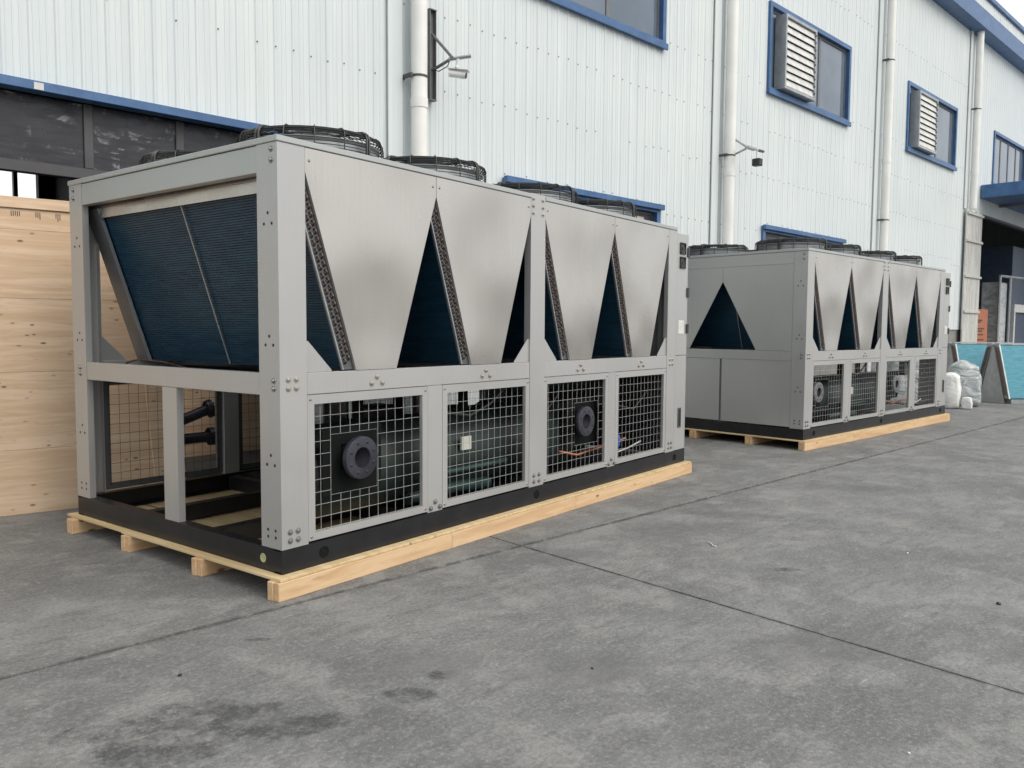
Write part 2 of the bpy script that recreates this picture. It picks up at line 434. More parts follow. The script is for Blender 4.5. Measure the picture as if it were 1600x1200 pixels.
for (n0, n1) in rows:
    for i in range(len(ub)-1):
        slab([(cross(i, n0)+J, n0+JR), (cross(i+1, n0)-J, n0+JR), (cross(i+1, n1)-J, n1-JR), (cross(i, n1)+J, n1-JR)])

# ------------------------------------------------------------------ factory hall
hall = thing('factory_hall', 'long white ribbed metal factory hall with blue trim along the yard', 'building', wl(0, WD), WT)
WIN_T = 7.82; WIN_B = 6.17
OPEN = []   # (u0,u1,z0,z1) holes in the cladding
hi_win = [(-1.55, 2.05), (5.48, 9.06), (12.51, 16.1), (19.57, 23.2), (26.74, 30.3)]
lo_win = [(5.48, 9.0), (12.44, 15.98)]
for a, b in hi_win: OPEN.append((a, b, WIN_B, WIN_T))
for a, b in lo_win: OPEN.append((a, b, 1.9, 3.54))
OPEN.append((-1.55, 2.05, -1, 3.57))
OPEN.append((25.75, 37, -1, 5.1))
PITCH = .21
def profile(u):
    """depth of the sheet outwards at u inside one pitch: rib plus two faint swages"""
    x = (u/PITCH) % 1.0
    return x
def cladding(u0, u1, z0, z1, name='cladding_sheet'):
    keys = []
    k = round(u0/PITCH)
    for j in range(int(round((u1-u0)/PITCH))):
        b = u0+j*PITCH
        keys += [(b, 0.), (b+.012, .0105), (b+.034, .0105), (b+.046, 0.), (b+.092, 0.), (b+.097, .004), (b+.107, .004), (b+.112, 0.), (b+.144, 0.), (b+.149, .004), (b+.159, .004), (b+.164, 0.)]
    keys.append((u1, 0.))
    cuts = sorted({e for o in OPEN for e in o[:2] if u0 < e < u1})
    out = []
    for i in range(len(keys)-1):
        out.append(keys[i])
        for e in cuts:
            if keys[i][0] < e < keys[i+1][0]:
                f = (e-keys[i][0])/(keys[i+1][0]-keys[i][0]); out.append((e, keys[i][1]*(1-f)+keys[i+1][1]*f))
    out.append(keys[-1])
    runs = []
    for i in range(len(out)-1):
        (a, da), (b, db) = out[i], out[i+1]
        if b-a < 1e-6: continue
        mid = (a+b)/2; spans = [(z0, z1)]
        for o in OPEN:
            if o[0] <= mid <= o[1]:
                ns = []
                for s0, s1 in spans:
                    if o[3] <= s0 or o[2] >= s1: ns.append((s0, s1)); continue
                    if o[2] > s0: ns.append((s0, o[2]))
                    if o[3] < s1: ns.append((o[3], s1))
                spans = ns
        if runs and runs[-1][0] == spans: runs[-1][1].append((b, db))
        else: runs.append((spans, [(a, da), (b, db)]))
    for spans, pts in runs:
        for s0, s1 in spans:
            n = len(pts)
            MB().add([(u, -d, s0) for u, d in pts]+[(u, -d, s1) for u, d in pts], [(i, i+1, n+i+1, n+i) for i in range(n-1)]).build(name, 'white_cladding', hall)
W4 = PITCH*4
for i in range(-16, 52):
    u0 = i*W4; zb = .25 if u0 < 11.3 else 1.6
    cladding(u0, u0+W4, zb, 10.62)
# plinth and inside skin
for a, b, h in ((-13.5, -1.55, .25), (2.05, 11.76, .25), (11.76, 25.75, 1.6), (37, 43.7, 1.6)):
    MB().box(a, b, .03, .25, 0, h, .006).build('plinth', 'concrete_plinth', hall)
m = MB()                                                          # dark lining behind the cladding, with the openings left free
def lining(u0, u1, z0, z1): m.box(u0, u1, .05, .09, z0, z1)
edges = sorted({-13.5, 43.7} | {e for o in OPEN for e in o[:2]})
for a, b in zip(edges, edges[1:]):
    mid = (a+b)/2; spans = [(0, 10.6)]
    for o in OPEN:
        if o[0] <= mid <= o[1]:
            ns = []
            for s0, s1 in spans:
                if o[3] <= s0 or o[2] >= s1: ns.append((s0, s1)); continue
                if o[2] > s0: ns.append((s0, o[2]))
                if o[3] < s1: ns.append((o[3], s1))
            spans = ns
    for s0, s1 in spans:
        if s0 < 1.6 and a >= 11: s0 = max(s0, 1.6)
        elif s0 < .25: s0 = .25
        lining(a, b, s0, s1)
o = m.build('inner_lining', 'hall_dark', hall); o['kind'] = 'stuff'
# hall interior: floor, far wall with daylight openings, roof, end walls
MB().box(-13.5, 43.7, .30, 12.0, -.02, .02).build('hall_floor', 'hall_floor', hall)
HB = 12.0
wins = [(.4, 2.9)]+[(7.4+7*k, 9.9+7*k) for k in range(5)]
prev = -13.5
for a, b in wins:
    MB().box(prev, a, HB, HB+.2, 0, 10.6).build('back_wall', 'hall_dark', hall)
    MB().box(a, b, HB, HB+.2, 0, 3.6).build('back_wall', 'hall_dark', hall)
    MB().box(a, b, HB, HB+.2, 4.93, 10.6).build('back_wall', 'hall_dark', hall)
    prev = b
MB().box(prev, 43.7, HB, HB+.2, 0, 10.6).build('back_wall', 'hall_dark', hall)
MB().box(2.42, 2.50, HB-.02, HB+.1, 3.6, 4.93).build('window_post', 'dark_steel', hall)
MB().box(-13.5, 43.7, .0, HB+.2, 10.62, 10.7).build('roof', 'galv_sheet', hall)
for a in (-13.7, 43.7): MB().box(a, a+.2, .0, HB+.2, 0, 10.62).build('end_wall', 'white_cladding', hall)
MB().box(3.2, 3.35, .3, HB, 0, 10.6).build('partition', 'hall_dark', hall)
MB().box(24.9, 25.05, .3, HB, 0, 10.6).build('partition', 'hall_dark', hall)
for u in (-.9, 2.9, 9.9):
    MB().box(u, u+.18, 5.5, 5.7, .02, 10.6).build('hall_column', 'dark_steel', hall)

# gutter, parapet, coping
MB().prism([(-.36, 10.28), (-.0, 10.24), (-.0, 10.72), (-.36, 10.76)], 'x', -13.6, 43.8).build('gutter', 'blue_trim', hall)
for k in range(68):
    u0 = -13.44+k*W4; m = MB()
    for j in range(4):
        b = u0+j*PITCH; q = [(b, 0), (b+.012, .0105), (b+.034, .0105), (b+.046, 0), (b+PITCH, 0)]
        for (a, da), (c2, dc) in zip(q, q[1:]): m.add([(a, -.06-da, 10.74), (c2, -.06-dc, 10.74), (c2, -.06-dc, 11.42), (a, -.06-da, 11.42)], [(0, 1, 2, 3)])
    if u0 > 15: m.build('parapet_sheet', 'white_cladding', hall)
MB().box(15.1, 43.8, -.14, .3, 11.42, 11.56, .01).build('parapet_coping', 'blue_trim', hall)

# fixing screws (tiny dark heads, far too many and too small to pick apart)
m = MB()
rnd = random.Random(3)
for z, lo_u in ((3.62, -1.4), (4.50, -.5), (5.41, -.5), (6.26, 9.2), (8.6, -1)):
    for k in range(-6, 118):
        u = k*PITCH + .023
        if u < lo_u or rnd.random() < .12: continue
        zz = z + rnd.uniform(-.02, .02)
        if any(o_[0]-.1 < u < o_[1]+.1 and o_[2]-.04 < zz < o_[3]+.02 for o_ in OPEN): continue
        if z == 3.62 and not any(o_[0] < u < o_[1] for o_ in OPEN): zz = 3.46
        m.lathe([(.0001, -.026), (.006, -.024), (.009, -.014)], (u, 0, zz), 'y', 6)
o = m.build('fixing_screws', 'steel_grey', hall); o['kind'] = 'stuff'

# windows
def hi_window(u0, u1, louvre, panes, part=True):
    fr = MB().frame('y', (u0-.03, u1+.03, WIN_B-.05, WIN_T+.03), (u0+.06, u1-.06, WIN_B+.07, WIN_T-.06), -.05, .09).build('window', 'blue_trim', hall)
    MB().box(u0-.05, u1+.05, -.085, -.052, WIN_B-.07, WIN_B+.03, .004).build('sill', 'blue_trim', fr)
    n = len(panes)-1
    for a, b in zip(panes, panes[1:]):
        A, B = u0+.062+(u1-u0-.124)*a, u0+.062+(u1-u0-.124)*b
        MB().frame('y', (A, B, WIN_B+.072, WIN_T-.062), (A+.045, B-.045, WIN_B+.12, WIN_T-.11), .03, .07).build('sash', 'steel_grey', fr)
        MB().box(A+.046, B-.046, .045, .055, WIN_B+.121, WIN_T-.111).build('pane', 'window_glass', fr)
    if louvre:
        a, b, z0, z1 = u0+.29, u0+1.59, 6.24, 7.60
        hb = MB().frame('y', (a, b, z0, z1+.05), (a+.05, b-.05, z0+.05, z1), -.215, .02).build('louvre_box', 'galv_sheet', hall)
        for k in range(9):
            zz = z0+.06+k*(z1-z0-.06)/9; h = (z1-z0-.06)/9
            MB().prism([(-.205, zz+.004), (-.195, zz), (-.155, zz+h-.012), (-.165, zz+h-.008)], 'x', a+.052, b-.052).build('slat', 'offwhite', hb)
            MB().box(b-.075, b-.05, -.23, -.215, zz+h*.35, zz+h*.6).build('slat_catch', 'black_plastic', hb)
        MB().box(a+.05, b-.05, -.04, -.02, z0+.05, z1).build('louvre_back', 'hall_dark', hb)
hi_window(*hi_win[0], False, (0, .33, .66, 1)); hi_window(*hi_win[1], False, (0, .3, .62, 1))
hi_window(*hi_win[2], True, (0, .36, .63, 1)); hi_window(*hi_win[3], True, (0, .36, .63, 1)); hi_window(*hi_win[4], False, (0, .25, .5, .75, 1))
for u0, u1 in lo_win:
    fr = MB().frame('y', (u0-.03, u1+.03, 1.86, 3.57), (u0+.07, u1-.07, 1.96, 3.46), -.05, .09).build('window', 'blue_trim', hall)
    MB().box(u0-.05, u1+.05, -.12, -.052, 3.50, 3.585, .004).build('drip_flashing', 'blue_trim', fr)
    for k in range(3):
        A, B = u0+.072+(u1-u0-.144)*k/3, u0+.072+(u1-u0-.144)*(k+1)/3
        MB().frame('y', (A, B, 1.962, 3.458), (A+.05, B-.05, 2.01, 3.41), .03, .07).build('sash', 'dark_steel', fr)
        MB().box(A+.051, B-.051, .045, .055, 2.011, 3.409).build('pane', 'dark_film', fr)
    MB().box(u1-.75, u1-.35, .012, .028, 2.3, 3.36).build('notice_sheet', 'blind', fr)
# entrance opening at the left: flashing, steel transom with dusty film panes
op = MB().box(-1.75, 2.20, -.13, .02, 3.545, 3.625, .004).build('drip_flashing', 'blue_trim', hall)
MB().box(-.205, -.13, -.134, -.13, 3.55, 3.61).build('torn_patch', 'offwhite', op)
MB().box(-1.55, 2.05, .06, .16, 2.87, 2.97, .005).build('transom_beam', 'dark_steel', hall)
for u in (-1.5, -.6, .28, 1.12, 1.99):
    MB().box(u-.04, u+.04, .062, .12, 2.971, 3.55, .004).build('transom_post', 'dark_steel', hall)
for a, b in ((-1.46, -.64), (-.56, .24), (.32, 1.08), (1.16, 1.95)):
    MB().box(a, b, .085, .095, 2.972, 3.548).build('transom_pane', 'dark_film', hall)
for u in (-1.55, 1.97): MB().box(u, u+.08, -.04, .14, 0, 3.54, .004).build('door_jamb', 'dark_steel', hall)

# downpipes
def downpipe(u, z0, z1, clamps, couplings):
    p = MB().tube([(u, -.17, z0), (u, -.17, z1)], .098, 20).build('downpipe', 'cream_pvc', hall)
    for z in couplings: MB().lathe([(.099, -.06), (.106, -.058), (.106, .058), (.099, .06)], (u, -.17, z), 'z', 20, True).build('coupling', 'cream_pvc', p)
    for z in clamps:
        MB().lathe([(.099, -.014), (.104, -.013), (.104, .013), (.099, .014)], (u, -.17, z), 'z', 20, True).build('clamp', 'dark_steel', p)
        MB().box(u-.15, u-.115, -.2, -.02, z-.02, z+.02).build('clamp_bracket', 'dark_steel', p)
    MB().box(u-.36, u-.15, -.045, -.024, z0, z1, .003).build('joint_strip', 'white_cladding', hall)
downpipe(3.91, .1, 10.3, (4.53, 8.6), (4.22,)); downpipe(10.92, .1, 10.3, (4.66, 9), (4.35,)); downpipe(17.98, .1, 10.3, (4.2, 7.95), (5.6,)); downpipe(24.5, 5.16, 10.3, (8.05,), (6.2,))

# loading bay canopy
cn = MB().box(25.62, 38, -2.6, -.03, 5.62, 6.02, .01).build('canopy', 'blue_trim', hall)
for k in range(3): MB().box(27.5+k*4, 27.6+k*4, -2.5, -.04, 5.54, 5.618).build('canopy_purlin', 'steel_grey', cn)
MB().frame('y', (25.68, 37.07, -.1, 5.16), (25.76, 36.99, -.05, 5.09), -.04, .12).build('bay_frame', 'dark_steel', hall)

# ------------------------------------------------------------------ chiller
ZP = .125; OFF = (0, 0, ZP); WY = 2.44; LX = 5.185
bolt_me = MB().lathe([(.0001, -.013), (.008, -.0125), (.011, -.009), (.011, -.004), (.017, -.0035), (.018, 0)], (0, 0, 0), 'y', 10).mesh('bolt', 'zinc_bolt')
bolt_me2 = MB().lathe([(.0001, -.013), (.008, -.0125), (.011, -.009), (.011, -.004), (.017, -.0035), (.018, 0)], (0, 0, 0), 'y', 10).mesh('bolt', 'steel_bolt')
screw_me = MB().lathe([(.0001, -.006), (.006, -.005), (.010, 0)], (0, 0, 0), 'y', 8).mesh('screw', 'steel_bolt')
hole_me = MB().lathe([(.0001, -.001), (.0085, -.001), (.0095, -.0002)], (0, 0, 0), 'y', 10).mesh('bolt_hole', 'black_plastic')

def sym(pts_fn):
    """call for the yard side (y=0, facing -y) and the wall side"""
    pts_fn(1); pts_fn(-1)
def ym(s, y): return y if s == 1 else WY-y

def make_chiller(root):
    def part(m, name, mat, parent=root): return m.build(name, mat, parent, OFF)
    Zt = 2.54
    # base frame of black channels
    for s in (1, -1):
        a = part(MB().prism([(ym(s, 0), .125), (ym(s, 0), .265), (ym(s, .075), .265), (ym(s, .075), .255), (ym(s, .010), .255), (ym(s, .010), .135), (ym(s, .075), .135), (ym(s, .075), .125)], 'x', 0, LX), 'base_rail', 'black_paint')
        for x in (.30, 2.47, 4.95):
            part(MB().lathe([(.0001, .0), (.026, 0), (.027, -.002), (.034, -.003), (.035, .0)], (x, ym(s, -.0005), .195), 'y', 20), 'lifting_hole', 'black_rubber', a)
    for x0, sg in ((.0, 1), (LX, -1)):
        X = lambda d: x0+sg*d
        a = part(MB().prism([(X(.0), .125), (X(.0), .263), (X(.078), .263), (X(.078), .253), (X(.012), .253), (X(.012), .135), (X(.078), .135), (X(.078), .125)], 'y', .0105, WY-.0105), 'base_rail', 'black_paint')
    for x in (1.27, 2.463, 3.65): part(MB().box(x-.05, x+.05, .076, WY-.076, .135, .25, .004), 'cross_member', 'black_paint')
    for y, x0, x1 in ((.82, .08, 1.215), (1.62, .08, 1.215)): part(MB().box(x0, x1, y-.045, y+.045, .135, .245, .004), 'cross_member', 'black_paint')
    # posts
    def post(poly, name='corner_post'): return part(MB().prism(poly, 'z', .2655, Zt), name, 'grey_metal')
    T = .006; P = .187
    def Lp(fx, fy): return [(fx(0), fy(0)), (fx(P), fy(0)), (fx(P), fy(.045)), (fx(P-T), fy(.045)), (fx(P-T), fy(T)), (fx(T), fy(T)), (fx(T), fy(P-T)), (fx(.045), fy(P-T)), (fx(.045), fy(P)), (fx(0), fy(P))]
    posts = {}
    for s in (1, -1):
        posts[(0, s)] = post(Lp(lambda d: d, lambda d: ym(s, d)))
        posts[(1, s)] = post(Lp(lambda d: 4.92-d, lambda d: ym(s, d)))
        posts[(2, s)] = part(MB().prism([(2.365, ym(s, 0)), (2.56, ym(s, 0)), (2.56, ym(s, .06)), (2.554, ym(s, .06)), (2.554, ym(s, T)), (2.371, ym(s, T)), (2.371, ym(s, .06)), (2.365, ym(s, .06))], 'z', .2655, 2.582), 'center_post', 'grey_metal')
    # rails, mullions
    for s in (1, -1):
        for x0, x1 in ((.1895, 2.3635), (2.5615, 4.7315)):
            part(MB().box(x0, x1, ym(s, .002), ym(s, .06), 1.138, 1.2645, .003), 'mid_rail', 'grey_metal')
        for x0, x1 in ((1.199, 1.346), (3.582, 3.715)):
            part(MB().box(x0, x1, ym(s, .003), ym(s, .055), .2655, 1.1365, .003), 'mullion', 'grey_metal')
    for x0, x1 in ((.002, .062), (4.858, 4.918)):
        part(MB().box(x0, x1, .1895, WY-.1895, 1.138, 1.2645, .003), 'mid_rail', 'grey_metal')
        part(MB().box(x0, x1, .1895, WY-.1895, 2.388, 2.5385, .003), 'top_beam', 'lid_metal')
    # mesh guard panels
    WR = .0016
    def mesh_panel(s, x0, x1, hole, wire):
        fr = part(MB().frame('y', (x0, x1, .278, 1.135), (x0+.05, x1-.05, .325, 1.08), ym(s, .003), ym(s, .028)), 'mesh_panel', 'grey_metal' if s == 1 else 'dark_grey_metal')  # shade inside the unit put into the wall-side frame colour
        m = MB(); a, b, c, d = x0+.03, x1-.03, .305, 1.10
        nx = max(2, round((b-a)/.0762)); nz = max(2, round((d-c)/.0762)); y = ym(s, .036)
        for i in range(nx+1):
            x = a+.012+(b-a-.024)*i/nx; segs = [(c, d)]
            if hole and hole[0]+.002 < x < hole[1]-.002: segs = [(c, hole[2]), (hole[3], d)]
            for p, q in segs: m.tube([(x, y, p), (x, y, q)], WR, 5, False)
        for k in range(nz+1):
            z = c+.02+(d-c-.04)*k/nz; segs = [(a, b)]
            if hole and hole[2]+.002 < z < hole[3]-.002: segs = [(a, hole[0]), (hole[1], b)]
            for p, q in segs: m.tube([(p, y-.0035*s, z), (q, y-.0035*s, z)], WR, 5, False)
        if hole: m.tube([(hole[0], y, hole[2]), (hole[1], y, hole[2]), (hole[1], y, hole[3]), (hole[0], y, hole[3])], WR, 5, closed=True)
        wm = part(m, 'wire_mesh', wire, fr); wm['kind'] = 'stuff'
        if s == 1:
            for x in (x0+.022, x1-.022):
                for z in (.30, 1.108): link('screw', screw_me, root, (x, .003, z-ZP))
    H1 = (.385, .762, .52, .885); H2 = (3.07, 3.45, .52, .89)
    for s in (1, -1):
        for i, (x0, x1) in enumerate(((.1905, 1.1975), (1.3475, 2.3635), (2.562, 3.5805), (3.7165, 4.7305))):
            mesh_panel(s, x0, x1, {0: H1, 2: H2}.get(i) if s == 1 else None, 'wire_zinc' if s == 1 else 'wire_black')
    # condenser V panels, gussets
    Vs = [(.189, 1.279), (1.283, 2.3635), (2.562, 3.653), (3.657, 4.7305)]
    for s in (1, -1):
        for k, (a, b) in enumerate(Vs):
            c = (a+b)/2; hb = .171
            poly = [(a, 2.5385), (b, 2.5385), (b, 2.405), (c+hb, 1.2665), (c-hb, 1.2665), (a, 2.405)]
            m = MB().prism(poly, 'y', ym(s, .001), ym(s, .004))
            pn = part(m, 'side_panel', 'panel_metal')
            part(MB().prism([(a, 2.405), (c-hb, 1.2665), (c-hb+.003, 1.2665), (a+.003, 2.405)], 'y', ym(s, .0042), ym(s, .02)), 'panel_return', 'grey_metal', pn)
            if s == 1:
                for x in (a+.03, b-.03): link('screw', screw_me, root, (x, .001, 2.47-ZP))
        for x, d in ((.189, 1), (2.3635, -1), (2.5615, 1), (4.7305, -1)):
            part(MB().prism([(x, 1.2665), (x, 1.447), (x+d*.018, 1.447), (x+d*.19, 1.275), (x+d*.19, 1.2665)], 'y', ym(s, .012), ym(s, .016)), 'gusset', 'grey_metal')
    # coils
    sl = .375/1.1385
    def coil(xe, d, z1, left):
        """slab whose panel-side face runs from xe at z=2.405 with slope d down to 1.27"""
        z0 = 1.272; T_ = .082
        xf = lambda z: xe + d*sl*(2.405-z)
        n = 40; outer = []; inner = []; n = 72
        for i in range(n):
            za = z0+(z1-z0)*i/n; zb = z0+(z1-z0)*(i+.7)/n; zc = z0+(z1-z0)*(i+.85)/n
            outer += [(xf(za)-T_, za), (xf(zb)-T_, zb), (xf(zc)-T_+.0035, zc)]
        inner = [(xf(z1), z1), (xf(z0), z0)]
        body = part(MB().prism(outer+[(xf(z1)-T_, z1)]+inner, 'y', .036, WY-.036), 'condenser_coil', 'coil_fin')
        for y in (.024, WY-.036):
            part(MB().prism([(xf(z0)-T_-.012, z0), (xf(z0)+.002, z0), (xf(z1)+.002, z1), (xf(z1)-T_-.012, z1)], 'y', y, y+.012), 'end_plate', 'dark_grey_metal', body)
        if left:
            m = MB(); nb = 22
            for i in range(nb):
                for row in (0, 1):
                    z = z0+.05+(z1-z0-.09)*(i+.5*row)/nb; x = xf(z)-T_+.022+.034*row
                    u = Vector((-d*sl, 0, 1)).normalized()*.015
                    pts = []
                    for q in range(5):
                        an = math.pi*q/4; pts.append(Vector((x, .024-.017*math.sin(an), z)) + u*math.cos(an))
                    m.tube(pts, .0062, 5, False)
            rb = part(m, 'return_bends', 'dull_copper', body); rb['kind'] = 'stuff'
            part(MB().prism([(xf(z0)-T_-.014, z0), (xf(z0)-T_-.006, z0), (xf(z1)-T_-.006, z1), (xf(z1)-T_-.014, z1)], 'y', .012, .0235), 'plate_edge', 'galv_sheet', body)
            # channel up the wall end, strap down the middle
            ch = lambda y0, y1, th, nm, mt: part(MB().prism([(xf(z0)-T_-th, z0), (xf(z0)-T_-.013, z0), (xf(z1)-T_-.013, z1), (xf(z1)-T_-th, z1)], 'y', y0, y1), nm, mt, body)
            ch(WY-.235, WY-.06, .026, 'coil_channel', 'steel_grey'); ch(WY-.243, WY-.236, .034, 'channel_lip', 'galv_sheet')
            ch(WY/2-.056, WY/2-.047, .020, 'strap', 'galv_sheet')
            zt = z1
            part(MB().box(xf(z1)-T_-.02, xf(z1)+.002, .08, WY-.08, z1+.001, z1+.05, .003), 'top_channel', 'panel_metal', body)
            part(MB().box(xf(z1)-T_-.02, xf(z1)-T_-.014, .08, WY-.245, z1-.07, z1, 0), 'top_flange', 'panel_metal', body)
    for k, (a, b) in enumerate(Vs):
        coil(a, 1, 2.372, True); coil(b, -1, 2.26, False)
    # drip tray under the coils
    part(MB().box(.07, 4.85, .065, WY-.065, 1.20, 1.215), 'drip_tray', 'dark_grey_metal')
    part(MB().tube([(.14, WY-.45, 1.216), (.13, WY-.52, 1.27), (.14, WY-.66, 1.295), (.16, WY-.95, 1.285), (.3, WY-1.0, 1.24)], .007, 6), 'drain_pipe', 'dull_copper')
    # lid in two halves
    for x0, x1 in ((-.008, 2.3635), (2.5615, 4.912)):
        part(MB().box(x0, x1, -.008, WY+.008, 2.5415, 2.576, .004), 'lid', 'lid_metal')
    part(MB().box(2.366, 2.559, .061, WY-.061, 2.5415, 2.574, .003), 'lid_strip', 'lid_metal')
    # fans
    fan_me = MB().lathe([(.40, 0), (.435, .004), (.44, .02), (.43, .10), (.44, .115), (.45, .12), (.45, .112), (.425, .09), (.425, 0)], (0, 0, 0), 'z', 48).mesh('fan_shroud', 'galv_sheet')
    m = MB(); GR = .47
    def ring(r, z, w_, n=56): m.tube([(r*math.cos(2*math.pi*q/n), r*math.sin(2*math.pi*q/n), z) for q in range(n)], w_, 5, closed=True)
    for i in range(7): ring(GR, .012+i*.019, .0028)
    ring(GR-.004, .145, .006); ring(GR-.012, .160, .006); ring(GR-.024, .170, .006); ring(GR-.04, .175, .005)
    r = GR-.06
    while r > .12: ring(r, .178, .0026, 44); r -= .024
    ring(.11, .18, .006, 24)
    for k in range(16):
        a = 2*math.pi*k/16+.15
        for da in ((-.025, .025) if k % 4 == 0 else (0,)):
            ca, sa = math.cos(a+da), math.sin(a+da)
            m.tube([(rr*ca, rr*sa, z) for rr, z in ((GR+.006, .0), (GR+.006, .14), (GR-.005, .165), (GR-.03, .183), (GR-.08, .188), (.10, .188))], .0085 if k % 4 == 0 else .004, 5)
    guard_me = m.mesh('fan_guard', 'wire_black')
    hub_me = MB().lathe([(.0001, .16), (.07, .158), (.085, .14), (.085, .02), (.0001, .02)], (0, 0, 0), 'z', 20).mesh('fan_motor', 'black_plastic')
    m = MB()
    pr = [(.085, .05, .10), (.2, .03, .11), (.38, .02, .10)]
    vs_ = []
    for rr, z0, z1 in pr:
        w2 = .09+.12*rr
        vs_ += [(rr, -w2, z0), (rr, w2, z1), (rr, -w2, z0+.006), (rr, w2, z1+.006)]
    fs = []
    for i in range(2):
        o4 = i*4; fs += [(o4, o4+4, o4+5, o4+1), (o4+2, o4+3, o4+7, o4+6), (o4, o4+2, o4+6, o4+4), (o4+1, o4+5, o4+7, o4+3)]
    fs += [(0, 1, 3, 2), (8, 10, 11, 9)]
    blade_me = m.add(vs_, fs).mesh('fan_blade', 'black_plastic')
    for y in (.62, WY-.62):
        for x in (.735, 1.82, 3.108, 4.19):
            f = link('fan', fan_me, root, (x, y, 2.5765-ZP))
            link('fan_guard', guard_me, f)['kind'] = 'stuff'
            link('fan_motor', hub_me, f)
            for k in range(5): link('fan_blade', blade_me, f, None, (0, 0, 2*math.pi*k/5+.3))
    # control cabinet at the far end
    cb = part(MB().box(4.922, LX-.012, .0, WY, 1.262, 2.522, .004), 'control_cabinet', 'grey_metal')
    part(MB().box(LX-.0115, LX, -.001, WY+.001, 1.262, 2.526, .003), 'cabinet_door', 'lid_metal', cb)
    part(MB().box(4.922, LX-.012, .001, .36, .2655, 1.258, .004), 'cabinet_base', 'grey_metal')
    part(MB().box(LX-.0115, LX, .0, .36, .2655, 1.258, .003), 'cabinet_side', 'lid_metal')
    for z in (2.37, 2.225):
        a = part(MB().frame('y', (4.985, 5.105, z-.06, z+.06), (4.993, 5.097, z-.052, z+.052), -.014, -.0005), 'vent_fan', 'black_plastic', cb)
        part(MB().lathe([(.0001, -.012), (.018, -.012), (.02, -.006), (.048, -.006), (.052, -.011), (.054, -.002)], (5.045, 0, z), 'y', 20), 'vent_rotor', 'black_plastic', cb)
    a = part(MB().box(4.975, 5.105, -.004, -.0005, 1.485, 1.625), 'louvre_vent', 'white_plastic', cb)
    m = MB()
    for k in range(9): m.box(4.985, 5.095, -.0075, -.0042, 1.493+k*.0145, 1.501+k*.0145)
    o_ = part(m, 'louvre_slats', 'white_plastic', cb); o_['kind'] = 'stuff'
    a = part(MB().frame('y', (5.005, 5.075, .50, .71), (5.015, 5.065, .512, .698), -.006, .0005), 'door_handle', 'dark_grey_metal')
    part(MB().box(5.0155, 5.0645, -.001, .0004, .5125, .6975), 'handle_recess', 'black_plastic', a)
    part(MB().box(5.028, 5.052, -.005, -.0015, .55, .66, .002), 'handle_lever', 'black_plastic', a)
    for z in (2.34, 1.92, 1.54): part(MB().box(LX-.03, LX+.022, -.012, -.0015, z-.05, z+.05, .003), 'hinge', 'black_plastic', cb)
    # bolts
    def bolts(pts, me=bolt_me): 
        for x, z in pts: link('bolt', me, root, (x, -.0005, z-ZP))
    quad = lambda x, z, d=.055, e=.05: [(x-d/2, z-e/2), (x+d/2, z-e/2), (x-d/2, z+e/2), (x+d/2, z+e/2)]
    tri = lambda x, z: [(x-.045, z-.02), (x, z+.02), (x+.045, z-.02)]
    bolts(quad(.085, 1.205)); bolts(quad(.085, .335), bolt_me2)
    for x in (.735, 1.82, 3.108, 4.19): bolts(tri(x, 1.20))
    bolts([(2.395+.13*i, 2.43+.055*j) for i in (0, 1) for j in (0, 1, 2)])
    for x in (1.272, 3.648): bolts(tri(x, .315), bolt_me2)
    bolts(quad(2.463, .33, .07), bolt_me2); bolts(quad(4.83, 1.20, .06)); bolts(quad(4.83, .335, .06), bolt_me2)
    def ebolt(y, z, me): link('bolt' if me is not hole_me else 'bolt_hole', me, root, (-.0005, y, z-ZP), (0, 0, R(-90)))
    for y in (.055, 2.36):
        for z in (2.505, 2.445): ebolt(y if y < 1 else 2.375, z, bolt_me2)
        for z in (1.225, 1.18): ebolt(y if y < 1 else 2.345, z, bolt_me2)
        for dy, z in ((0, 2.16), (-.035, 2.10), (.035, 2.10), (0, 1.475), (-.035, 1.425), (.035, 1.425), (0, .80), (-.035, .745), (.035, .745), (-.035, .33), (.035, .33), (-.035, .37), (.035, .37)):
            ebolt((.09 if y < 1 else 2.34)+dy, z, hole_me)
    # evaporator shell with its two flanged water connections
    part(MB().lathe([(.0001, 0), (.27, .005), (.30, .02), (.31, .05), (.31, 2.95), (.30, 2.98), (.0001, 3.0)], (.42, .51, .575), 'x', 36), 'evaporator', 'vessel_green')
    def flange(x, z, y0, y1, r=.128, mat='cast_iron'):
        fl = part(MB().lathe([(.062, .0), (.066, -.012), (r-.012, -.012), (r-.004, -.010), (r, -.004), (r, .022), (.080, .026), (.062, .026)], (x, y0, z), 'y', 36), 'water_flange', mat)
        part(MB().lathe([(.079, .0265), (.079, y1-y0)], (x, y0, z), 'y', 28), 'pipe_neck', 'black_rubber', fl)
        part(MB().lathe([(.062, .0), (.060, .02), (.0001, .10)], (x, y0, z), 'y', 28), 'pipe_bore', 'cast_iron', fl)
        for k in range(8):
            an = math.pi*(k+.5)/4
            part(MB().lathe([(.0001, -.0075), (.010, -.0075), (.012, -.006)], (x+r*.74*math.cos(an), y0-.0065, z+r*.74*math.sin(an)), 'y', 10), 'bolt_hole', 'black_plastic', fl)
    for x, H in ((.632, H1), (3.255, H2)):
        part(MB().frame('y', (H[0]+.02, H[1]+.13, H[2]-.03, H[3]+.02), (x-.081, x+.081, .636, .798), .135, .15), 'insulation_plate', 'black_rubber')
        flange(x, .717, .036, .30, .135)
    part(MB().box(1.33, 4.85, .08, WY-.08, .2505, .2545), 'added_dark_floor', 'black_paint')  # black sheet added so the pallet deck behind the mesh stays dark
